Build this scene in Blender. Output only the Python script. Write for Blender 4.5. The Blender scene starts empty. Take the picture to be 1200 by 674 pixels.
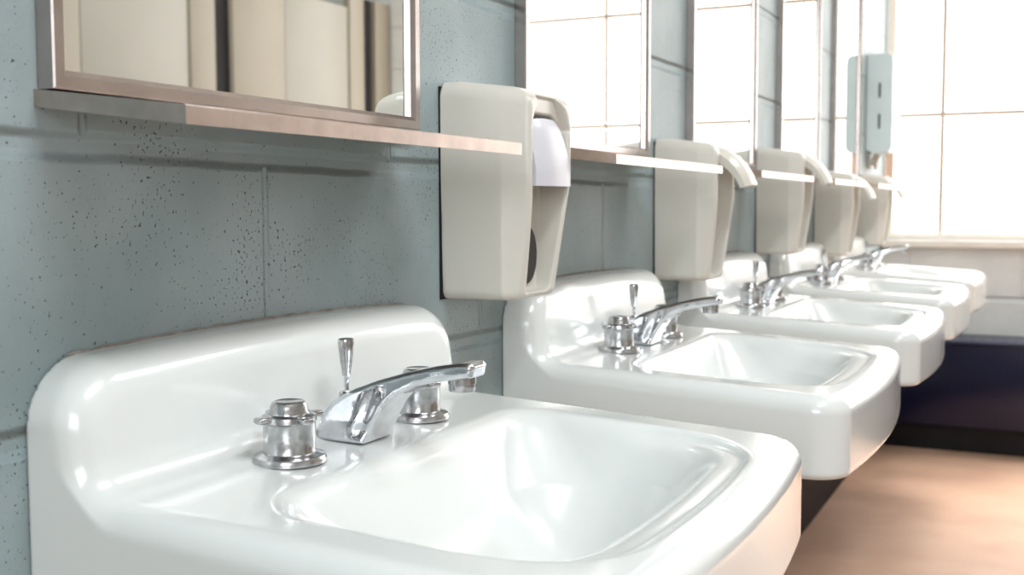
import bpy, bmesh, math, random
import numpy as np
from mathutils import Vector, Matrix
random.seed(4)
C = bpy.context.scene.collection
PI = math.pi

# ------------------------------------------------------------ camera, world, lights, exposure
CAMX, CAMZ = 0.60, 0.88            # metres from the sink wall / above the floor
cam_d = bpy.data.cameras.new('camera'); cam = bpy.data.objects.new('camera', cam_d); C.objects.link(cam)
cam.location = (CAMX, 0.0, CAMZ)
cam.rotation_euler = (math.radians(90 - 4.15), math.radians(0.15), math.radians(25.75))
cam_d.sensor_width = 36; cam_d.lens = 39.6; cam_d.clip_start = 0.02
cam_d.dof.use_dof = True; cam_d.dof.focus_distance = 0.98; cam_d.dof.aperture_fstop = 9.0
bpy.context.scene.camera = cam

w = bpy.data.worlds.new('world'); bpy.context.scene.world = w; w.use_nodes = True
w.node_tree.nodes['Background'].inputs[0].default_value = (0.8, 0.9, 1, 1)
w.node_tree.nodes['Background'].inputs[1].default_value = 0.6

WINDOW_GLOW = 3.5
def area(name, loc, rot, sx, sy, power, col):
    l = bpy.data.lights.new(name, 'AREA'); l.shape = 'RECTANGLE'; l.size = sx; l.size_y = sy
    l.energy = power; l.color = col
    o = bpy.data.objects.new(name, l); C.objects.link(o); o.location = loc; o.rotation_euler = rot
    return o
area('ceiling_lamp_light', (1.35, 0.4, 2.62), (0, 0, 0), 0.3, 1.2, 30, (0.90, 0.96, 1.0))
area('ceiling_lamp_light', (1.35, 2.6, 2.62), (0, 0, 0), 0.3, 1.2, 22, (0.93, 0.97, 1.0))
# fill light added behind the camera; the rear wall has no window
area('rear_fill_light', (1.3, -1.75, 1.55), (math.radians(90), 0, 0), 1.3, 1.1, 26, (0.88, 0.95, 1.0))

# daylight falling steeply through the end window onto the floor
d = area('window_daylight', (1.15, 4.40, 1.95), (math.radians(-24), 0, 0), 1.2, 0.5, 20, (1.0, 0.95, 0.9))
d.data.spread = math.radians(50)
vs = bpy.context.scene.view_settings
vs.view_transform = 'Standard'; vs.look = 'None'; vs.gamma = 1; vs.use_curve_mapping = False
vs.exposure = 0.1
bpy.context.scene.display_settings.display_device = 'sRGB'

# ------------------------------------------------------------ material helpers
def mat(name):
    m = bpy.data.materials.new(name); m.use_nodes = True
    return m, m.node_tree.nodes, m.node_tree.links, m.node_tree.nodes['Principled BSDF']
def rgb(r, g, b):
    f = lambda c: (c/255/12.92) if c/255 <= .04045 else ((c/255+.055)/1.055)**2.4
    return (f(r), f(g), f(b), 1)
def simple(name, col, rough=.5, metal=0, coat=0, bump=0, bscale=60, var=0, vscale=8, coatr=.05):
    m, N, L, b = mat(name)
    b.inputs['Base Color'].default_value = col; b.inputs['Roughness'].default_value = rough
    b.inputs['Metallic'].default_value = metal
    b.inputs['Coat Weight'].default_value = coat; b.inputs['Coat Roughness'].default_value = coatr
    tc = N.new('ShaderNodeTexCoord')
    if var:
        n = N.new('ShaderNodeTexNoise'); n.inputs['Scale'].default_value = vscale; n.inputs['Detail'].default_value = 5
        L.new(tc.outputs['Object'], n.inputs['Vector'])
        r = N.new('ShaderNodeValToRGB'); r.color_ramp.elements[0].position = .3; r.color_ramp.elements[1].position = .7
        r.color_ramp.elements[0].color = tuple(c*(1-var) for c in col[:3]) + (1,)
        r.color_ramp.elements[1].color = tuple(min(1, c*(1+var)) for c in col[:3]) + (1,)
        L.new(n.outputs['Fac'], r.inputs['Fac']); L.new(r.outputs['Color'], b.inputs['Base Color'])
    if bump:
        n = N.new('ShaderNodeTexNoise'); n.inputs['Scale'].default_value = bscale; n.inputs['Detail'].default_value = 4
        L.new(tc.outputs['Object'], n.inputs['Vector'])
        bp = N.new('ShaderNodeBump'); bp.inputs['Strength'].default_value = bump; bp.inputs['Distance'].default_value = .002
        L.new(n.outputs['Fac'], bp.inputs['Height']); L.new(bp.outputs['Normal'], b.inputs['Normal'])
    return m

def block_wall(name, c_lo, c_hi, swap=False, joint_z=0.0, joint_y=0.0, pits=1.0, rough=.38):
    """painted concrete block: wide tooled joints, sand pits, roller texture"""
    m, N, L, b = mat(name)
    geo = N.new('ShaderNodeNewGeometry'); sep = N.new('ShaderNodeSeparateXYZ'); L.new(geo.outputs['Position'], sep.inputs[0])
    def math_(op, a, bb=None, c=None):
        n = N.new('ShaderNodeMath'); n.operation = op
        for i, v in enumerate((a, bb, c)):
            if v is None: continue
            if isinstance(v, (int, float)): n.inputs[i].default_value = v
            else: L.new(v, n.inputs[i])
        return n.outputs[0]
    H, W = .194, .392
    wob = N.new('ShaderNodeTexNoise'); wob.inputs['Scale'].default_value = 5; wob.inputs['Detail'].default_value = 2
    L.new(geo.outputs['Position'], wob.inputs['Vector'])
    wv = math_('MULTIPLY_ADD', wob.outputs['Fac'], .008, -.004)
    zz = math_('ADD', math_('SUBTRACT', sep.outputs['Z'], joint_z), wv)
    row = math_('DIVIDE', zz, H)
    fr = math_('FLOOR', row)
    fz = math_('SUBTRACT', row, fr)
    dz = math_('MULTIPLY', math_('MINIMUM', fz, math_('SUBTRACT', 1.0, fz)), H)
    along = sep.outputs['X'] if swap else sep.outputs['Y']
    off = math_('MULTIPLY', math_('ABSOLUTE', math_('MODULO', fr, 2.0)), .5)
    cy = math_('ADD', math_('DIVIDE', math_('SUBTRACT', along, joint_y), W), off)
    fy = math_('SUBTRACT', cy, math_('FLOOR', cy))
    dy = math_('MULTIPLY', math_('MINIMUM', fy, math_('SUBTRACT', 1.0, fy)), W)
    def groove(d, lo, hi):
        n = N.new('ShaderNodeMapRange'); n.interpolation_type = 'SMOOTHSTEP'
        L.new(d, n.inputs['Value']); n.inputs['From Min'].default_value = lo; n.inputs['From Max'].default_value = hi
        return n.outputs[0]
    g = math_('MINIMUM', groove(dz, .003, .012), math_('MULTIPLY_ADD', groove(dy, .0015, .005), .55, .45))
    # pits
    vo = N.new('ShaderNodeTexNoise'); vo.inputs['Scale'].default_value = 310; vo.inputs['Detail'].default_value = 1.5
    vo.inputs['Roughness'].default_value = .6; L.new(geo.outputs['Position'], vo.inputs['Vector'])
    area_n = N.new('ShaderNodeTexNoise'); area_n.inputs['Scale'].default_value = 9; area_n.inputs['Detail'].default_value = 3
    L.new(geo.outputs['Position'], area_n.inputs['Vector'])
    thr = math_('MULTIPLY_ADD', area_n.outputs['Fac'], .26, .195)
    pit = groove(math_('SUBTRACT', vo.outputs['Fac'], thr), -.035, .012)     # 0 in a pit
    fine = N.new('ShaderNodeTexNoise'); fine.inputs['Scale'].default_value = 330; fine.inputs['Detail'].default_value = 3
    L.new(geo.outputs['Position'], fine.inputs['Vector'])
    b1 = N.new('ShaderNodeBump'); b1.inputs['Strength'].default_value = .9; b1.inputs['Distance'].default_value = .006
    L.new(g, b1.inputs['Height'])
    b2 = N.new('ShaderNodeBump'); b2.inputs['Strength'].default_value = .8*pits; b2.inputs['Distance'].default_value = .0014
    L.new(pit, b2.inputs['Height']); L.new(b1.outputs['Normal'], b2.inputs['Normal'])
    b3 = N.new('ShaderNodeBump'); b3.inputs['Strength'].default_value = .35; b3.inputs['Distance'].default_value = .0012
    L.new(fine.outputs['Fac'], b3.inputs['Height']); L.new(b2.outputs['Normal'], b3.inputs['Normal'])
    L.new(b3.outputs['Normal'], b.inputs['Normal'])
    mx = N.new('ShaderNodeMix'); mx.data_type = 'RGBA'
    mx.inputs[6].default_value = c_lo; mx.inputs[7].default_value = c_hi
    big = N.new('ShaderNodeTexNoise'); big.inputs['Scale'].default_value = 6; big.inputs['Detail'].default_value = 6
    L.new(geo.outputs['Position'], big.inputs['Vector']); L.new(groove(big.outputs['Fac'], .35, .65), mx.inputs[0])
    m2 = N.new('ShaderNodeMix'); m2.data_type = 'RGBA'; m2.inputs[6].default_value = tuple(c*.30 for c in c_lo[:3]) + (1,)
    L.new(mx.outputs[2], m2.inputs[7])
    L.new(math_('MAXIMUM', pit, 1 - pits), m2.inputs[0])
    L.new(m2.outputs[2], b.inputs['Base Color'])
    b.inputs['Roughness'].default_value = rough
    return m

M_wall = block_wall('painted_block_grey_green', rgb(143, 160, 162), rgb(162, 176, 179), joint_z=CAMZ+.040, joint_y=.766+.196, rough=.5)
M_wall_end = block_wall('painted_block_white', rgb(228, 228, 225), rgb(238, 238, 235), swap=True, joint_z=CAMZ+.04, joint_y=.1, pits=.3)
M_cer = simple('white_vitreous_china', rgb(232, 235, 233), .26, coat=.9, coatr=.12, bump=.02, bscale=14, var=.012, vscale=6)
M_chrome = simple('chrome', (.66, .68, .71, 1), .07, 1.0, bump=.05, bscale=300, var=.10, vscale=90)
M_chrome_d = simple('worn_chrome', (.50, .50, .51, 1), .2, 1.0, bump=.1, bscale=260, var=.22, vscale=120)
M_steel = simple('brushed_stainless_steel', (.50, .44, .42, 1), .24, 1.0, bump=.06, bscale=60, var=.10, vscale=30)  # floor bounce on the mirror frames is put into this warm tint
M_shelf = simple('worn_steel_shelf', (.54, .455, .41, 1), .36, 1.0, bump=.06, bscale=50, var=.14, vscale=40)  # warm base colour stands in for the tan floor's reflection
M_plastic = simple('off_white_plastic', rgb(218, 213, 203), .34, coat=.15, coatr=.2, bump=.05, bscale=300, var=.012, vscale=20)
M_lever = simple('pale_lilac_plastic', rgb(214, 213, 220), .36, bump=.06, bscale=300, var=.01)
M_dark = simple('dark_smoked_plastic', (.008, .006, .006, 1), .35, var=.4, vscale=120)
M_gap = simple('black_rubber', (.012, .011, .012, 1), .55, var=.2)
M_gap.node_tree.nodes['Principled BSDF'].inputs['Specular IOR Level'].default_value = .15
M_caulk = simple('stained_caulk', rgb(150, 142, 134), .8, bump=.6, bscale=200, var=.35, vscale=60)
M_brass = simple('aged_brass_pipe', rgb(150, 118, 86), .35, .9, bump=.1, var=.3, vscale=40)
M_navy = simple('navy_enamel', rgb(6, 12, 48), .3, coat=.2, var=.2, vscale=5)
M_navy2 = simple('navy_enamel_worn', rgb(48, 54, 80), .4, var=.2, vscale=12)
M_cream = simple('cream_laminate', rgb(160, 150, 134), .45, bump=.04, bscale=60, var=.02, vscale=4)
M_cream2 = simple('pale_cream_laminate', rgb(168, 162, 152), .42, bump=.04, bscale=60, var=.02, vscale=4)
M_white = simple('white_ceiling_paint', rgb(232, 230, 224), .8, bump=.2, bscale=50, var=.02)
M_sill = simple('painted_sill', rgb(244, 238, 228), .45, bump=.2, bscale=90, var=.04, vscale=20)
M_frame_w = simple('painted_window_steel', rgb(206, 186, 170), .5, bump=.1, var=.06, vscale=30)
M_towel_box = simple('grey_green_enamel', rgb(216, 230, 232), .4, bump=.08, bscale=120, var=.04, vscale=12)
M_paper = simple('white_paper_towel', rgb(236, 232, 224), .9, bump=.6, bscale=120, var=.03)
M_paper2 = simple('kraft_paper_towel', rgb(238, 214, 194), .9, bump=.6, bscale=120, var=.05)

for m_, c_ in ((M_paper, (.92, .9, .87, 1)), (M_paper2, (.93, .80, .70, 1))):
    N, L = m_.node_tree.nodes, m_.node_tree.links
    tr = N.new('ShaderNodeBsdfTranslucent'); tr.inputs[0].default_value = c_
    ms = N.new('ShaderNodeMixShader'); ms.inputs[0].default_value = .55
    L.new(N['Principled BSDF'].outputs[0], ms.inputs[1]); L.new(tr.outputs[0], ms.inputs[2]); L.new(ms.outputs[0], N['Material Output'].inputs[0])

# mirror glass: silvering with faint scuffs
M_mirror, N, L, b = mat('silvered_glass')
b.inputs['Metallic'].default_value = 1; b.inputs['Base Color'].default_value = (.86, .88, .86, 1)
tc = N.new('ShaderNodeTexCoord'); n = N.new('ShaderNodeTexNoise'); n.inputs['Scale'].default_value = 60; n.inputs['Detail'].default_value = 6
n.inputs['Roughness'].default_value = .7
mp = N.new('ShaderNodeMapping'); mp.inputs['Scale'].default_value = (1, .25, 1)
L.new(tc.outputs['Object'], mp.inputs[0]); L.new(mp.outputs[0], n.inputs['Vector'])
r = N.new('ShaderNodeMapRange'); r.inputs['From Min'].default_value = .62; r.inputs['From Max'].default_value = .78
r.inputs['To Min'].default_value = .015; r.inputs['To Max'].default_value = .12
L.new(n.outputs['Fac'], r.inputs['Value']); L.new(r.outputs[0], b.inputs['Roughness'])

# frosted daylight pane: glows with the sky behind it
M_pane, N, L, b = mat('frosted_daylight_pane')
b.inputs['Base Color'].default_value = (.9, .9, .9, 1); b.inputs['Roughness'].default_value = .3
b.inputs['Emission Color'].default_value = (1.0, .965, .94, 1); b.inputs['Emission Strength'].default_value = WINDOW_GLOW

# floor: tan resinous terrazzo with wear
M_floor, N, L, b = mat('tan_epoxy_floor')
geo = N.new('ShaderNodeNewGeometry')
n1 = N.new('ShaderNodeTexNoise'); n1.inputs['Scale'].default_value = 3.2; n1.inputs['Detail'].default_value = 6; L.new(geo.outputs['Position'], n1.inputs['Vector'])
n2 = N.new('ShaderNodeTexNoise'); n2.inputs['Scale'].default_value = 240; n2.inputs['Detail'].default_value = 2; L.new(geo.outputs['Position'], n2.inputs['Vector'])
rp = N.new('ShaderNodeValToRGB'); rp.color_ramp.elements[0].position = .3; rp.color_ramp.elements[1].position = .72
rp.color_ramp.elements[0].color = rgb(176, 142, 120); rp.color_ramp.elements[1].color = rgb(206, 172, 148)
L.new(n1.outputs['Fac'], rp.inputs['Fac'])
mx = N.new('ShaderNodeMix'); mx.data_type = 'RGBA'; mx.blend_type = 'MULTIPLY'; mx.inputs[0].default_value = .3
L.new(rp.outputs['Color'], mx.inputs[6]); L.new(n2.outputs['Color'], mx.inputs[7]); L.new(mx.outputs[2], b.inputs['Base Color'])
b.inputs['Roughness'].default_value = .42
bp = N.new('ShaderNodeBump'); bp.inputs['Strength'].default_value = .15; bp.inputs['Distance'].default_value = .001
L.new(n2.outputs['Fac'], bp.inputs['Height']); L.new(bp.outputs['Normal'], b.inputs['Normal'])

# ------------------------------------------------------------ object helpers
def link(name, me, m, parent=None, smooth=None):
    me.materials.append(m)
    if smooth is not None:
        for p in me.polygons: p.use_smooth = True
        if smooth < 3.1:
            try: me.set_sharp_from_angle(angle=smooth)
            except Exception: pass
    o = bpy.data.objects.new(name, me); C.objects.link(o)
    if parent: o.parent = parent
    return o
def obj(name, bm, m, parent=None, smooth=None):
    me = bpy.data.meshes.new(name)
    bmesh.ops.recalc_face_normals(bm, faces=bm.faces)
    bm.to_mesh(me); bm.free()
    return link(name, me, m, parent, smooth)
def thing(name, label, cat, loc=(0, 0, 0), group=None):
    o = bpy.data.objects.new(name, None); C.objects.link(o); o.location = loc
    o.empty_display_size = .05; o['label'] = label; o['category'] = cat
    if group: o['group'] = group
    return o
def struct(o): o['kind'] = 'structure'; return o
def box(bm, x0, x1, y0, y1, z0, z1, bev=0, seg=2):
    r = bmesh.ops.create_cube(bm, size=1)
    vs_ = r['verts']
    bmesh.ops.scale(bm, vec=(x1-x0, y1-y0, z1-z0), verts=vs_)
    bmesh.ops.translate(bm, vec=((x0+x1)/2, (y0+y1)/2, (z0+z1)/2), verts=vs_)
    if bev:
        es = list({e for v in vs_ for e in v.link_edges})
        bmesh.ops.bevel(bm, geom=es, offset=bev, segments=seg, affect='EDGES', profile=.5)
def lathe(bm, prof, n=40, cx=0, cy=0):
    rings = []
    for (r, z) in prof:
        if r < 1e-6: rings.append([bm.verts.new((cx, cy, z))]); continue
        rings.append([bm.verts.new((cx + r*math.cos(2*PI*i/n), cy + r*math.sin(2*PI*i/n), z)) for i in range(n)])
    for a, b_ in zip(rings, rings[1:]):
        for i in range(n):
            j = (i+1) % n
            if len(a) == 1 and len(b_) == 1: continue
            if len(a) == 1: bm.faces.new((a[0], b_[i], b_[j]))
            elif len(b_) == 1: bm.faces.new((a[i], a[j], b_[0]))
            else: bm.faces.new((a[i], a[j], b_[j], b_[i]))
def tube(bm, pts, r, n=12, caps=True):
    pts = [Vector(p) for p in pts]; rings = []
    rr = r if isinstance(r, (list, tuple)) else [r]*len(pts)
    up = Vector((0.13, 0.37, .92)).normalized()
    for i, p in enumerate(pts):
        t = (pts[min(i+1, len(pts)-1)] - pts[max(i-1, 0)]).normalized()
        a = t.cross(up).normalized(); c = t.cross(a).normalized()
        rings.append([bm.verts.new(p + rr[i]*(a*math.cos(2*PI*k/n) + c*math.sin(2*PI*k/n))) for k in range(n)])
    for a, b_ in zip(rings, rings[1:]):
        for i in range(n): bm.faces.new((a[i], a[(i+1) % n], b_[(i+1) % n], b_[i]))
    if caps: bm.faces.new(rings[0]); bm.faces.new(rings[-1][::-1])

# ---- surface nets on a signed distance function: one smooth closed surface
def sdf_mesh(name, f, lo, hi, res):
    lo = np.array(lo, float); hi = np.array(hi, float)
    n = np.ceil((hi-lo)/res).astype(int) + 1
    ax = [lo[i] + res*np.arange(n[i]) for i in range(3)]
    X, Y, Z = np.meshgrid(*ax, indexing='ij')
    V = f(X, Y, Z); S = V < 0
    c = lambda A, i, j, k: A[i:A.shape[0]-1+i, j:A.shape[1]-1+j, k:A.shape[2]-1+k]
    cnt = sum(c(S, i, j, k).astype(np.int8) for i in (0, 1) for j in (0, 1) for k in (0, 1))
    act = (cnt > 0) & (cnt < 8)
    idx = -np.ones(act.shape, int); idx[act] = np.arange(act.sum())
    I, J, K = np.nonzero(act)
    acc = np.zeros((len(I), 3)); num = np.zeros(len(I))
    for a in range(3):
        for u in (0, 1):
            for v in (0, 1):
                o0 = [0, 0, 0]; o0[(a+1) % 3] = u; o0[(a+2) % 3] = v
                o1 = list(o0); o1[a] = 1
                v0 = V[I+o0[0], J+o0[1], K+o0[2]]; v1 = V[I+o1[0], J+o1[1], K+o1[2]]
                m = (v0 < 0) != (v1 < 0)
                t = np.where(m, v0/np.where(v0 == v1, 1, v0-v1), 0)
                p = np.stack([I+o0[0], J+o0[1], K+o0[2]], 1).astype(float); p[:, a] += t
                acc += p*m[:, None]; num += m
    P = lo + res*acc/num[:, None]
    e = res*.2
    for _ in range(3):
        d = f(P[:, 0], P[:, 1], P[:, 2])
        g = np.stack([(f(*(P + np.eye(3)[a]*e).T) - f(*(P - np.eye(3)[a]*e).T))/(2*e) for a in range(3)], 1)
        step = g*(d/np.maximum((g**2).sum(1), .05))[:, None]
        ln = np.linalg.norm(step, axis=1, keepdims=True)
        P = P - step*np.minimum(1, .4*res/np.maximum(ln, 1e-12))
    quads = []
    for a in range(3):
        b_, d_ = (a+1) % 3, (a+2) % 3
        s0 = [slice(None)]*3; s1 = [slice(None)]*3; s0[a] = slice(0, -1); s1[a] = slice(1, None)
        A, B = S[tuple(s0)], S[tuple(s1)]
        E = np.stack(np.nonzero(A != B), 1)
        ok = (E[:, b_] > 0) & (E[:, d_] > 0) & (E[:, b_] < n[b_]-1) & (E[:, d_] < n[d_]-1)
        E = E[ok]; pos = A[E[:, 0], E[:, 1], E[:, 2]]
        def cell(db, dd):
            q = E.copy(); q[:, b_] -= db; q[:, d_] -= dd
            return idx[q[:, 0], q[:, 1], q[:, 2]]
        q = np.stack([cell(1, 1), cell(0, 1), cell(0, 0), cell(1, 0)], 1)
        q[~pos] = q[~pos][:, ::-1]
        quads.append(q)
    Q = np.concatenate(quads)
    me = bpy.data.meshes.new(name)
    me.from_pydata(P.tolist(), [], Q.tolist()); me.update()
    return me
def smin(a, b_, k): h = np.clip(.5+.5*(b_-a)/k, 0, 1); return b_*(1-h) + a*h - k*h*(1-h)
def smax(a, b_, k): return -smin(-a, -b_, k)
def rbox2(u, v, hu, hv, r):
    qu = np.abs(u)-hu+r; qv = np.abs(v)-hv+r
    return np.hypot(np.maximum(qu, 0), np.maximum(qv, 0)) + np.minimum(np.maximum(qu, qv), 0) - r
def rinter(a, b_, r):
    a = a+r; b_ = b_+r
    return np.hypot(np.maximum(a, 0), np.maximum(b_, 0)) + np.minimum(np.maximum(a, b_), 0) - r
def polysdf(x, z, P):
    d = np.full(x.shape, 1e9); s = np.ones(x.shape)
    n = len(P)
    for i in range(n):
        ax_, az = P[i]; bx_, bz = P[i-1]
        ex, ez = bx_-ax_, bz-az; wx, wz = x-ax_, z-az
        t = np.clip((wx*ex+wz*ez)/(ex*ex+ez*ez), 0, 1)
        d = np.minimum(d, (wx-ex*t)**2 + (wz-ez*t)**2)
        c1 = z >= az; c2 = z < bz; c3 = ex*wz > ez*wx
        flip = (c1 & c2 & c3) | (~c1 & ~c2 & ~c3)
        s = np.where(flip, -s, s)
    return s*np.sqrt(d)

# ------------------------------------------------------------ the room
YE = 4.50; XR = 3.7; YB = -1.9; ZC = 2.7
SILL = CAMZ-.128; HEAD = 2.35
WX0, WX1 = .012, 2.05
def slab(name, m, *b6):
    bm = bmesh.new(); box(bm, *b6); o = struct(obj(name, bm, m)); return o
slab('floor', M_floor, -.1, XR+.1, YB-.1, YE+.1, -.1, 0)
slab('ceiling', M_white, -.1, XR+.1, YB-.1, YE+.1, ZC, ZC+.1)
slab('wall_left', M_wall, -.1, 0, YB-.1, YE+.1, 0, ZC)
slab('wall_right', M_wall_end, XR, XR+.1, YB-.1, YE+.1, 0, ZC)
slab('wall_rear', M_wall_end, 0, XR, YB-.1, YB, 0, ZC)
bm = bmesh.new()
box(bm, 0, XR, YE, YE+.1, 0, SILL-.03); box(bm, 0, XR, YE, YE+.1, HEAD, ZC)
box(bm, 0, WX0, YE, YE+.1, SILL-.03, HEAD); box(bm, WX1, XR, YE, YE+.1, SILL-.03, HEAD)
struct(obj('wall_end', bm, M_wall_end))
bm = bmesh.new(); box(bm, 0, .012, YB, YE-.002, 0, .15, .003)
struct(obj('baseboard_left', bm, M_gap))
bm = bmesh.new(); box(bm, .013, XR, YE-.012, YE, 0, .10, .003)
struct(obj('baseboard_end', bm, M_gap))
bm = bmesh.new(); box(bm, .001, WX1+.05, YE-.035, YE+.10, SILL-.034, SILL-.004, .006)
struct(obj('trim_1', bm, M_sill))

# end-wall window: steel grid and frosted panes
win = bpy.data.objects.new('window_1', None); C.objects.link(win); win.location = (0, YE+.05, SILL); struct(win)
bm = bmesh.new()
y0, y1 = -.018, .022
HW = HEAD - SILL
for (a, b_, c_, d_) in ((WX0, WX1, 0, .022), (WX0, WX1, HW-.03, HW), (WX0, WX0+.022, .022, HW-.03), (WX1-.03, WX1, .022, HW-.03)):
    box(bm, a, b_, y0, y1, c_, d_, .003)
obj('window_frame', bm, M_sill, win)
ROWS = [CAMZ+.338-SILL, CAMZ+.800-SILL, CAMZ+1.262-SILL]
COLS = [.205, .84, 1.16, 1.62]
bm = bmesh.new()
for z in ROWS: box(bm, WX0+.022, WX1-.03, -.012, .012, z-.008, z+.008, .002)
for x in COLS: box(bm, x-.008, x+.008, -.0125, .0125, .022, HW-.03, .002)
obj('glazing_bars', bm, M_frame_w, win)
zs = [.022]+ROWS+[HW-.03]; xs = [WX0+.022]+COLS+[WX1-.03]
for i in range(len(xs)-1):
    for j in range(len(zs)-1):
        bm = bmesh.new(); box(bm, xs[i], xs[i+1], .0, .004, zs[j], zs[j+1])
        obj('pane', bm, M_pane, win)

# ------------------------------------------------------------ wash basins
SP = .70; YC = .766; ZD = CAMZ-.1886          # spacing, first centre, deck height
HWY = .252
def foot(x, y, xf, hy, r):
    bow = .016*(1-(y/hy)**2)
    return rbox2(x-(xf+bow-.30)/1, y, .30, hy, r)
def sink_sdf(x, y, z):
    zt = -.058*(x-.09)
    d2 = foot(x, y, .402, HWY, .036)
    top = z-zt; bot = -.108-z
    slab_ = np.where(z > -.055, rinter(d2, top, .020), rinter(d2, bot, .008))
    # lower ledge inside the rolled front rim
    dl = rbox2(x-.252, y, .117, .196, .075) - .014*(1-(y/.20)**2)*np.clip((x-.15)/.2, 0, 1)
    ledge = smax(dl, (zt-.0050-.06*np.clip(.37-x, 0, .05))-z, .007)
    ledge = smax(ledge, .24-x, .05)
    # bowl: rounded opening, sloping walls, soft bottom
    depth = np.clip(zt-z, 0, .2)
    sh = .40*depth + 2.6*depth*depth
    bow = .014*(1-(y/.195)**2)*np.clip((x-.15)/.2, 0, 1)
    hu, hv = .0975-sh, .192-sh
    op = np.where(x > .2445, rbox2(x-.2445, y, hu, hv, np.minimum(.066+.25*depth, hu)), rbox2(x-.2445, y, hu, hv, np.minimum(.034+.6*depth, hu))) - bow
    bowl = smax(op, (-.112 - .02*np.clip(1-np.hypot(x-.25, y)/.2, 0, 1))-z, .06)
    outer = smax(op - .018, -.145-z, .05); outer = smax(outer, z+.06, .01)
    body = smin(slab_, outer, .01)
    # splash back
    zc = .094 - .007*(y/HWY)**2
    dyz = rbox2(y, z-zc+.12, HWY, .12, .044)
    bs = rinter(dyz, x-(.054-.13*np.clip(z, 0, .1)), .026)
    body = smin(body, np.maximum(bs, d2), .026)
    body = np.where(z > -.10, np.maximum(body, d2), body)
    body = smax(body, -ledge, .008)
    body = smax(body, -bowl, .016)
    return np.maximum(body, .0005-x)
SINK_ME = sdf_mesh('basin', sink_sdf, (-.006, -.30, -.165), (.44, .30, .11), .0027)

# spout side profile (x from the wall, z above the deck)
SPP = [(.068, 0), (.067, .010), (.071, .022), (.080, .032), (.096, .042), (.120, .051), (.145, .0585), (.170, .0645),
       (.190, .068), (.200, .0685), (.203, .065), (.201, .057), (.188, .0545), (.170, .0520), (.152, .0475), (.137, .0400),
       (.126, .0300), (.118, .0180), (.113, .0080), (.110, 0)]
def spout_sdf(x, y, z):
    p = polysdf(x, z, SPP)
    t = np.clip((x-.100)/.070, 0, 1); t = t*t*(3-2*t)
    hw = .0265*(1-t) + .0140*t
    # crowned top narrowing on the back of the body
    crown = np.clip((z-.018)/.05, 0, 1)*.006*(1-t)
    side = np.abs(y)-(hw-crown)
    # flared flank: body pinches in behind the front foot
    pinch = .0045*np.exp(-((x-.105-.35*z)/.007)**2)*np.clip(z/.01, 0, 1)*np.clip(1.2-z/.045, 0, 1)
    d = rinter(p, side+pinch, .0045)
    return np.maximum(d, .0002-z)
SPOUT_ME = sdf_mesh('spout', spout_sdf, (.06, -.034, -.004), (.216, .034, .076), .0014)

def handle_body_bm():
    bm = bmesh.new()
    lathe(bm, [(0, .0065), (.0197, .0065), (.0197, .0080), (.0193, .0090), (.0193, .0290), (.0198, .0300), (.0198, .0325), (.0170, .0345), (0, .0345)])
    return bm
def cross_bm():
    bm = bmesh.new()
    lathe(bm, [(0, .0290), (.0195, .0290), (.0205, .0305), (.0200, .0345), (.0165, .0360), (0, .0360)])
    for k in range(4):
        a = k*PI/2 + math.radians(-22)
        n0 = len(bm.verts)
        box(bm, .014, .0275, -.0050, .0050, .0305, .0352, .0018, 3)
        bm.verts.ensure_lookup_table()
        bmesh.ops.rotate(bm, verts=bm.verts[n0:], cent=(0, 0, 0), matrix=Matrix.Rotation(a, 3, 'Z'))
    return bm
def cap_bm():
    bm = bmesh.new()
    lathe(bm, [(.0155, .0352), (.0155, .0364), (.0146, .0378), (.0138, .0415), (.0124, .0442), (.0108, .0450), (.0100, .0446), (0, .0444)])
    return bm
def escutcheon_bm():
    bm = bmesh.new()
    lathe(bm, [(.0, .0), (.0272, .0), (.0275, .0025), (.0262, .0050), (.0215, .0062), (.0195, .0075), (0, .0075)])
    return bm

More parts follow.
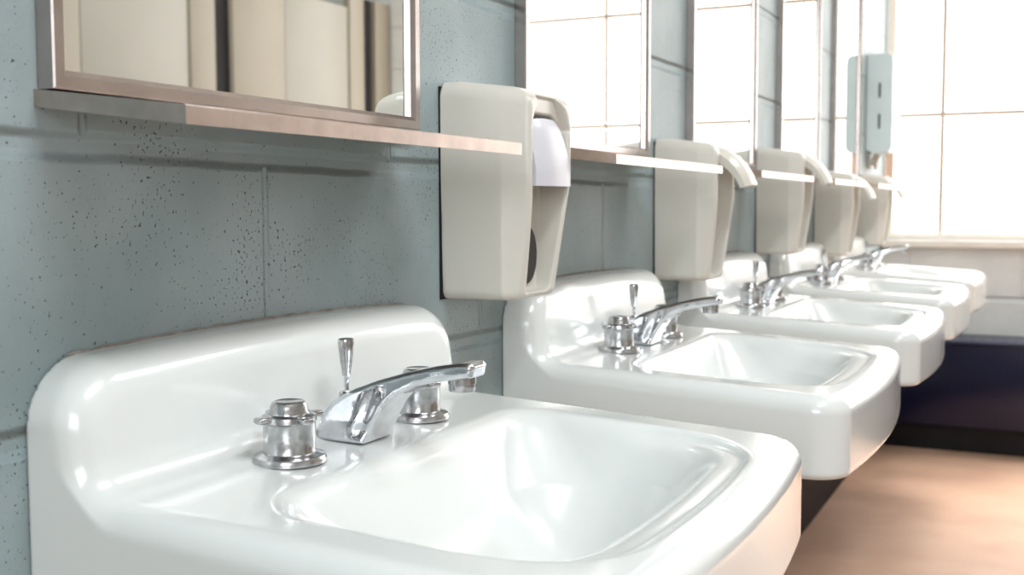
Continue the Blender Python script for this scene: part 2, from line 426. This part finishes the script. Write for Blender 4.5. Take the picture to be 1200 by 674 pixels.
def make_sink(first_label, loc):
    t = thing('wall_mounted_sink', first_label, 'sink', loc, 'white sinks in a row along the wall')
    link('basin', SINK_ME, M_cer, t, 3.14)
    sp = link('spout', SPOUT_ME, M_chrome, t, 3.14)
    bm = bmesh.new(); lathe(bm, [(0, .0445), (.0085, .0445), (.0102, .0450), (.0106, .0460), (.0106, .0505), (.0112, .051), (.0112, .0570), (0, .0570)], 32, .187, 0)
    obj('aerator', bm, M_chrome_d, sp, .6)
    for s, nm in ((-1, 'hot'), (1, 'cold')):
        e = obj('tap_handle', handle_body_bm(), M_chrome_d, t, .6); e.location = (.092, s*.094, 0.0)
        for part, fn, mm in (('escutcheon', escutcheon_bm, M_chrome_d), ('cross_grip', cross_bm, M_chrome_d), ('cap', cap_bm, M_chrome_d)):
            obj(part, fn(), mm, e, .6)
    bm = bmesh.new(); lathe(bm, [(0, .018), (.0062, .018), (.0062, .0355), (.0050, .0370), (0, .0370)], 24)
    rod = obj('lift_rod_sleeve', bm, M_chrome_d, t, .6); rod.location = (.078, .002, 0)
    bm = bmesh.new(); lathe(bm, [(0, .030), (.0021, .030), (.0021, .058), (0, .058)], 16)
    obj('lift_rod', bm, M_chrome, rod, .6)
    bm = bmesh.new(); lathe(bm, [(0, .050), (.0034, .050), (.0036, .053), (.0052, .062), (.0060, .070), (.0068, .077), (.0064, .0800), (.0050, .0806), (0, .0806)], 24)
    obj('lift_knob', bm, M_chrome_d, rod, .6)
    bm = bmesh.new(); lathe(bm, [(.010, -.1375), (.012, -.1352), (.020, -.1350), (.0225, -.1365), (.0225, -.142), (.010, -.142), (.010, -.1375)], 32, .242, 0)
    lathe(bm, [(0, -.1372), (.0098, -.1372), (.0098, -.139), (0, -.139)], 32, .242, 0)
    obj('drain', bm, M_chrome, t, .6)
    bm = bmesh.new()
    pts = [(.242, 0, -.14), (.242, 0, -.26)] + [(.242-.04+.04*math.cos(a), 0, -.26-.04*math.sin(a)) for a in [PI*k/8 for k in range(1, 8)]] + \
          [(.162, 0, -.255), (.158, 0, -.235), (.140, 0, -.222), (.0, 0, -.22)]
    tube(bm, pts, .016, 16); lathe(bm, [(.016, -.225), (.021, -.225), (.021, -.245), (.016, -.245)], 20, .242, 0)
    obj('drain_pipe', bm, M_brass, t, .6)
    for s in (-1, 1):
        bm = bmesh.new(); tube(bm, [(.0, s*.10, -.30), (.05, s*.10, -.30), (.085, s*.10, -.285), (.092, s*.094, -.25), (.092, s*.094, -.10)], .006, 10)
        obj('supply_pipe', bm, M_brass, t, .6)
    # stained bead where the splash back meets the wall
    bm = bmesh.new(); pts = []
    for i in range(0, 41):
        y = -HWY+.035 + (2*HWY-.07)*i/40
        pts.append((.0015, y, .094-.007*(y/HWY)**2 + .0005*math.sin(i*2.3)))
    tube(bm, pts, [.0009+.0008*abs(math.sin(i*1.7)) for i in range(len(pts))], 8)
    obj('caulk_bead', bm, M_caulk, t, 1)
    return t
def copy_tree(o, parent=None):
    kids = list(o.children)
    c = o.copy(); C.objects.link(c)
    if parent: c.parent = parent
    for k in kids: copy_tree(k, c)
    return c
sink_labels = [
 'large white sink nearest the camera, cut off by the bottom edge, under the first mirror',
 'second white sink from the camera, its near side partly behind the foreground sink',
 'third white sink in the row, middle of the five, beyond the second faucet',
 'fourth white sink in the row, between the middle sink and the last one',
 'farthest white sink of the row, next to the end wall under the window']
s0 = make_sink(sink_labels[0], (0, YC, ZD))
for i in range(1, 5):
    c = copy_tree(s0); c.location = (0, YC+SP*i, ZD); c['label'] = sink_labels[i]

# ------------------------------------------------------------ mirrors and their shelves
MW, MH, MD = .466, .62, .015
def make_mirror(label, loc):
    t = thing('wall_mirror', label, 'mirror', loc, 'framed mirrors above the sinks')
    f = .013
    bm = bmesh.new()                       # mitred channel frame
    def ring(x, o): return [bm.verts.new((x, o, o)), bm.verts.new((x, MW-o, o)), bm.verts.new((x, MW-o, MH-o)), bm.verts.new((x, o, MH-o))]
    R = [ring(0.0, 0), ring(MD-.0012, 0), ring(MD, .0012), ring(MD, f-.004), ring(MD-.004, f), ring(.002, f)]
    for a, b_ in zip(R, R[1:]):
        for i in range(4): bm.faces.new((a[i], a[(i+1) % 4], b_[(i+1) % 4], b_[i]))
    obj('frame', bm, M_steel, t)
    bm = bmesh.new(); box(bm, .0025, .0075, f-.001, MW-f+.001, f-.001, MH-f+.001)
    obj('mirror_glass', bm, M_mirror, t)
    return t
mir_labels = [
 'nearest steel framed mirror, top left of the photo, reflecting cream stall partitions',
 'second mirror from the camera, reflecting the bright window with an upright glazing bar',
 'third mirror in the row, above the middle sink, filled with window glare',
 'fourth mirror in the row, narrow in view between two pale wall strips',
 'farthest mirror in the row, beside the grey paper towel dispenser']
ZM = CAMZ+.0765
my = [.533, 1.252, 1.955, 2.668, 3.375]
m0 = make_mirror(mir_labels[0], (.0005, my[0], ZM))
for i in range(1, 5):
    c = copy_tree(m0); c.location = (.0005, my[i], ZM); c['label'] = mir_labels[i]
def make_shelf(label, loc):
    t = thing('steel_shelf', label, 'shelf', loc, 'narrow steel shelves under the mirrors')
    SD, SL, FH, droop = .143, .457, .0115, .017
    bm = bmesh.new()
    zf = lambda x: -droop*x/SD
    th = .0014
    # folded tray: plate with turned-down front and ends
    def prism(poly, y0, y1):
        sh = lambda x: .018*(1-x/SD)*(1 if y0 < SL/2 else -.5); sh1 = lambda x: .018*(1-x/SD)*(1 if y1 < SL/2 else -.5)
        a = [bm.verts.new((x, y0+sh(x), z)) for x, z in poly]; b_ = [bm.verts.new((x, y1+sh1(x), z)) for x, z in poly]
        n_ = len(poly)
        for i in range(n_): bm.faces.new((a[i], a[(i+1) % n_], b_[(i+1) % n_], b_[i]))
        bm.faces.new(a[::-1]); bm.faces.new(b_)
    prism([(0, zf(0)), (SD-th, zf(SD-th)), (SD-th, zf(SD-th)-th), (0, zf(0)-th)], th, SL-th)
    prism([(SD-th, zf(SD)), (SD, zf(SD)-.0006), (SD, zf(SD)-FH), (SD-th, zf(SD)-FH)], 0, SL)
    o = obj('shelf_tray', bm, M_shelf, t)
    for (a, b_) in ((0, th), (SL-th, SL)):
        bm = bmesh.new()
        prism([(0, zf(0)), (SD-th, zf(SD-th)), (SD-th, zf(SD)-FH), (0, zf(0)-FH)], a, b_)
        obj('end_flange', bm, M_shelf, t)
    return t
sh_labels = [
 'nearest steel shelf, coppery front edge, under the first mirror and before the first soap dispenser',
 'second steel shelf from the camera, behind the first soap dispenser',
 'third steel shelf in the row, crossing the third soap dispenser from the camera',
 'fourth steel shelf in the row, a short bright strip before the fourth dispenser',
 'farthest steel shelf in the row, crossing the last soap dispenser']
h0 = make_shelf(sh_labels[0], (0, .512, ZM))
for i in range(1, 5):
    c = copy_tree(h0); c.location = (0, .512+.70*i+.012*min(i, 3), ZM); c['label'] = sh_labels[i]

# ------------------------------------------------------------ soap dispensers
DH = .235
def housing_sdf(x, y, z):
    zz = -z                                    # distance below the top
    low = np.clip((zz-.10)/.13, 0, 1)
    xf = .104 - .016*low**1.3 - .012*np.clip(1-zz/.03, 0, 1)**2
    hw = .0655 - .0035*low - np.clip((x-.072)/.032, 0, 1)*(.006+.020*low) - .003*np.clip(x/.07, 0, 1)
    side = np.abs(y)-hw
    front = x-xf
    hz = np.maximum(-(zz-.0015-.10*x*x), zz-DH)
    d = rinter(side, front, .005)
    top = rinter(d, z+.0005+.13*np.maximum(x-.02, 0), .018)
    d = np.where(zz < DH/2, top, rinter(d, zz-DH-.02*(0), .010))
    # channel down the front for the push lever and outlet
    ch = np.maximum(np.abs(y)-(.047-.015*low), .068-x)
    sh = np.maximum(np.maximum(np.abs(y)-.049-.2*(zz-.03), .093-x), np.maximum(.017+8*np.maximum(np.abs(y)-.025,0)**1.5-zz, zz-.05))
    d = smax(d, -sh, .003)
    sill_t = .036 + .4*np.maximum(np.abs(y)-.025, 0)
    ch = smax(ch, sill_t-zz, .006)
    ch = smax(ch, zz-.228, .01)
    d = smax(d, -ch, .004)
    return np.maximum(d, .0005-x)
HOUSE_ME = sdf_mesh('housing', housing_sdf, (-.004, -.07, -.236), (.112, .07, .004), .0019)
def lever_bm(pts, hw0, hw1, th):
    bm = bmesh.new(); n = len(pts); rows = []
    P = [Vector((p[0], 0, p[1])) for p in pts]
    m = 14
    for side in (0, 1):
        rs = []
        for i, p in enumerate(P):
            t = (P[min(i+1, n-1)]-P[max(i-1, 0)]).normalized(); nn = Vector((-t.z, 0, t.x))
            u = i/(n-1); hw = hw0+(hw1-hw0)*u
            if nn.x < 0: nn = -nn
            row = []
            for j in range(m+1):
                v = -1+2*j/m
                crown = -.010*abs(v)**3
                q = p + nn*(crown - side*th*(1-.5*u)); q.y = v*(hw-side*.001)
                row.append(bm.verts.new(q))
            rs.append(row)
        rows.append(rs)
    A, B = rows
    for i in range(n-1):
        for j in range(m):
            bm.faces.new((A[i][j], A[i][j+1], A[i+1][j+1], A[i+1][j])); bm.faces.new((B[i][j], B[i+1][j], B[i+1][j+1], B[i][j+1]))
        for j in (0, m): bm.faces.new((A[i][j], A[i+1][j], B[i+1][j], B[i][j]))
    for i in (0, n-1):
        for j in range(m): bm.faces.new((A[i][j], B[i][j], B[i][j+1], A[i][j+1]))
    return bm
def make_disp(label, loc, style):
    t = thing('soap_dispenser', label, 'soap dispenser', loc, 'soap dispensers between the mirrors')
    link('housing', HOUSE_ME, M_plastic, t, .7)
    if style == 0: pts = [(.098, -.040), (.104, -.050), (.109, -.064), (.113, -.079), (.116, -.095), (.116, -.113)]
    else: pts = [(.092, -.014), (.108, -.019), (.124, -.030), (.137, -.044), (.147, -.060), (.154, -.077)]
    pp = []
    for i in range(len(pts)-1):
        for k in range(3): u = k/3; pp.append((pts[i][0]*(1-u)+pts[i+1][0]*u, pts[i][1]*(1-u)+pts[i+1][1]*u))
    pp.append(pts[-1])
    obj('push_lever', lever_bm(pp, .044 if style == 0 else .0385, .0455 if style == 0 else .036, .030 if style == 0 else .016), M_lever if style == 0 else M_plastic, t, .7)
    bm = bmesh.new()                          # oval refill window on the recess face
    ring = []
    n = 32
    for xx, k in ((.0695, 1.0), (.0725, .94)):
        ring.append([bm.verts.new((xx, .027*k*math.cos(2*PI*i/n)+.004, -.188+.034*k*math.sin(2*PI*i/n))) for i in range(n)])
    for i in range(n): bm.faces.new((ring[0][i], ring[0][(i+1) % n], ring[1][(i+1) % n], ring[1][i]))
    bm.faces.new(ring[1]); bm.faces.new(ring[0][::-1])
    obj('refill_window', bm, M_dark, t)
    bm = bmesh.new(); box(bm, 0, .0022, -.0662, .0662, -DH-.0005, -.006, .0008)
    obj('back_plate', bm, M_gap, t)
    return t
d_labels = [
 'nearest off-white soap dispenser with lilac push lever, right of the first mirror',
 'second soap dispenser from camera, curved lever jutting out, beyond the second shelf',
 'third soap dispenser in the row, above the gap between third and fourth sinks',
 'fourth soap dispenser in the row, tan in shade, just before the last one',
 'farthest soap dispenser in the row, right under the grey towel dispenser']
dz = [.134, .111, .1265, .096, .102]; dy = [1.063, 1.781, 2.479, 3.145, 3.850]
d0 = make_disp(d_labels[0], (0, dy[0]+.0655, CAMZ+dz[0]), 0)
d1 = make_disp(d_labels[1], (0, dy[1]+.0655, CAMZ+dz[1]), 1)
for i in range(2, 5):
    c = copy_tree(d1); c.location = (0, dy[i]+.0655, CAMZ+dz[i]); c['label'] = d_labels[i]

# ------------------------------------------------------------ paper towel dispenser by the window
TY0, TY1, TX, TZ0, TZ1 = 4.05, 4.25, .086, CAMZ+.176, CAMZ+.516
t = thing('paper_towel_dispenser', 'grey-green metal paper towel dispenser with two slots, high on the wall by the window', 'towel dispenser', (0, (TY0+TY1)/2, TZ0))
hy = (TY1-TY0)/2; H = TZ1-TZ0
bm = bmesh.new()
prof = [(0.0005, .012), (.030, 0), (TX-.012, .004), (TX, .020), (TX, H-.02), (TX-.006, H-.006), (TX-.02, H), (0.0005, H)]
a = [bm.verts.new((x, -hy, z)) for x, z in prof]; b_ = [bm.verts.new((x, hy, z)) for x, z in prof]
for i in range(len(prof)): bm.faces.new((a[i], a[(i+1) % len(prof)], b_[(i+1) % len(prof)], b_[i]))
bm.faces.new(a[::-1]); bm.faces.new(b_)
bmesh.ops.recalc_face_normals(bm, faces=bm.faces)
bmesh.ops.bevel(bm, geom=list(bm.edges), offset=.0025, segments=2, affect='EDGES')
obj('cabinet', bm, M_towel_box, t, .6)
for z0_, z1_ in ((.085, .135), (.190, .240)):
    bm = bmesh.new(); box(bm, .040, .047, -hy-.0012, -hy+.003, z0_, z1_, .001)
    obj('stock_slot', bm, M_gap, t)
bm = bmesh.new(); lathe(bm, [(0, 0), (.008, 0), (.008, .004), (.005, .006), (0, .006)], 20)
lk = obj('lock', bm, M_steel, t, .6); lk.rotation_euler = (0, PI/2, 0); lk.location = (TX-.001, 0, H-.05)
def sheet(name, label, m, pts, seed, loc):
    rnd = random.Random(seed); bm = bmesh.new(); n = 10; k = 8
    g = []
    for i in range(k+1):
        u = i/k; row = []
        for j in range(n+1):
            v = j/n
            p = Vector(pts[0]).lerp(Vector(pts[1]), v).lerp(Vector(pts[2]).lerp(Vector(pts[3]), v), u)
            p.x += .008*math.sin(v*9+u*3) + .004*rnd.uniform(-1, 1)*u; p.z += .006*math.sin(v*14+seed)*u + .004*rnd.uniform(-1, 1)*u
            row.append(bm.verts.new(p))
        g.append(row)
    for i in range(k):
        for j in range(n): bm.faces.new((g[i][j], g[i][j+1], g[i+1][j+1], g[i+1][j]))
    bmesh.ops.solidify(bm, geom=list(bm.faces), thickness=.0012)
    o = obj(name, bm, m, None, 1); o.location = loc
    o['label'] = label; o['category'] = 'paper towel'; return o
sheet('paper_towel', 'white crumpled paper towel hanging under the towel dispenser near the wall', M_paper,
      [(.022, -.075, .012), (.026, .075, .012), (.012, -.07, -.045), (.016, .06, -.05)], 2, (0, 4.15, TZ0))
sheet('paper_towel', 'tan torn paper towel sticking out below the front of the towel dispenser', M_paper2,
      [(.060, -.075, .014), (.070, .065, .014), (.062, -.082, -.085), (.080, .05, -.07)], 5, (0, 4.15, TZ0))

# ------------------------------------------------------------ navy heater under the window
HX0, HX1, HY0 = .02, 2.12, 4.24
HT, HB = CAMZ-.480, CAMZ-.79
t = thing('convector_heater', 'long dark navy metal heater cabinet along the end wall under the window', 'heater', ((HX0+HX1)/2, (HY0+YE)/2, 0))
ox, oy = t.location.x, t.location.y
bm = bmesh.new(); box(bm, HX0-ox, HX1-ox, HY0-oy+.012, YE-.013-oy, HB, HT-.012, .006)
obj('cabinet', bm, M_navy, t, .6)
bm = bmesh.new(); box(bm, HX0-.006-ox, HX1+.006-ox, HY0-oy, YE-.013-oy, HT-.012, HT, .004)
obj('top_cover', bm, M_navy2, t, .6)
bm = bmesh.new()
for k in range(55): box(bm, .04+HX0-ox+k*.036, .04+HX0-ox+k*.036+.022, HY0+.04-oy, HY0+.14-oy, HT-.0005, HT+.0008)
obj('outlet_grille', bm, M_navy, t)
bm = bmesh.new(); box(bm, HX0-ox+.02, HX1-.02-ox, HY0+.03-oy, HY0+.05-oy, 0, HB+.002, .002); obj('toe_kick', bm, M_gap, t)
for fx in (HX0+.05, HX1-.11):
    bm = bmesh.new(); box(bm, fx-ox, fx+.06-ox, HY0+.08-oy, YE-.04-oy, 0, HB+.002, .003)
    obj('foot', bm, M_gap, t)

# ------------------------------------------------------------ toilet stall fronts across the room (seen in the first mirror)
XS = 2.2
def panel(name, parent, m, y0, y1, x0, x1, z0, z1, bev=.004):
    bm = bmesh.new(); box(bm, x0-parent.location.x, x1-parent.location.x, y0-parent.location.y, y1-parent.location.y, z0, z1, bev)
    return obj(name, bm, m, parent, .6)
def stall(label, y0, yd0, yd1, y1, ajar=False):
    t = thing('toilet_stall', label, 'toilet stall', (XS, (y0+y1)/2, 0), 'cream toilet stalls seen in the first mirror')
    pl = panel('pilaster', t, M_cream, y0, yd0-.008, XS, XS+.035, .0, 1.80)
    dr = panel('door', t, M_cream2, yd0, yd1, XS+.006, XS+.030, .28, 1.74)
    panel('pilaster', t, M_cream, yd1+.008, y1, XS, XS+.035, .0, 1.80)
    panel('side_panel', t, M_cream, y0+.02, y0+.045, XS+.036, XR-.02, .28, 1.74)
    bm = bmesh.new(); tube(bm, [(0, 0, 0), (-.018, 0, 0)], .006, 12); box(bm, -.024, -.017, -.008, .030, -.008, .008, .002)
    k = obj('latch', bm, M_steel, dr, .6); k.location = (XS+.0065-t.location.x, yd0+.04-t.location.y, 1.0)
    return t
stall('cream toilet stall reflected in the left part of the first mirror', 2.42, 2.655, 3.146, 3.285)
stall('cream toilet stall reflected in the right part of the first mirror', 3.384, 3.706, 4.15, 4.27)
stall('cream toilet stall nearest the camera, across the room', 1.50, 1.72, 2.22, 2.41)
t = thing('stall_gap_shade', 'dark upright strip added for the shaded gap between the two stalls reflected in the first mirror', 'shade strip', (XS+.03, 3.335, 0))
bm = bmesh.new(); box(bm, -.01, .02, -.049, .048, 0, 1.8, .003); obj('gap_shade_strip', bm, M_gap, t)  # black strip stands in for shade in the open stall gap
bm = bmesh.new(); box(bm, -.014, -.010, -.03, .03, .9, .98, .001); obj('cover_plate', bm, M_steel, t)

t = thing('stall_gap_shade', 'dark upright post at the right of the first mirror\'s reflection, by the end wall', 'shade strip', (XS+.03, 4.315, 0))
bm = bmesh.new(); box(bm, -.01, .02, -.040, .040, 0, 1.8, .003); obj('gap_shade_strip', bm, M_gap, t)  # added strip keeps this gap dark in place of the bright interior
t = thing('end_pilaster', 'cream end pilaster of the stalls against the end wall', 'pilaster', (XS+.03, 4.425, 0))
bm = bmesh.new(); box(bm, -.03, .01, -.062, .062, 0, 1.8, .003); obj('pilaster_panel', bm, M_cream, t)
bm = bmesh.new(); box(bm, -.034, .014, -.064, .064, 0, .08, .002); obj('shoe', bm, M_steel, t)

# ceiling lamps that carry the lights above
for i, yy in enumerate((.4, 2.6)):
    t = thing('ceiling_lamp', ('ceiling lamp over the nearest sinks', 'ceiling lamp over the middle of the room')[i], 'lamp', (1.35, yy, ZC))
    bm = bmesh.new(); box(bm, -.17, .17, -.62, .62, -.06, -.001, .006); obj('lamp_housing', bm, M_white, t)
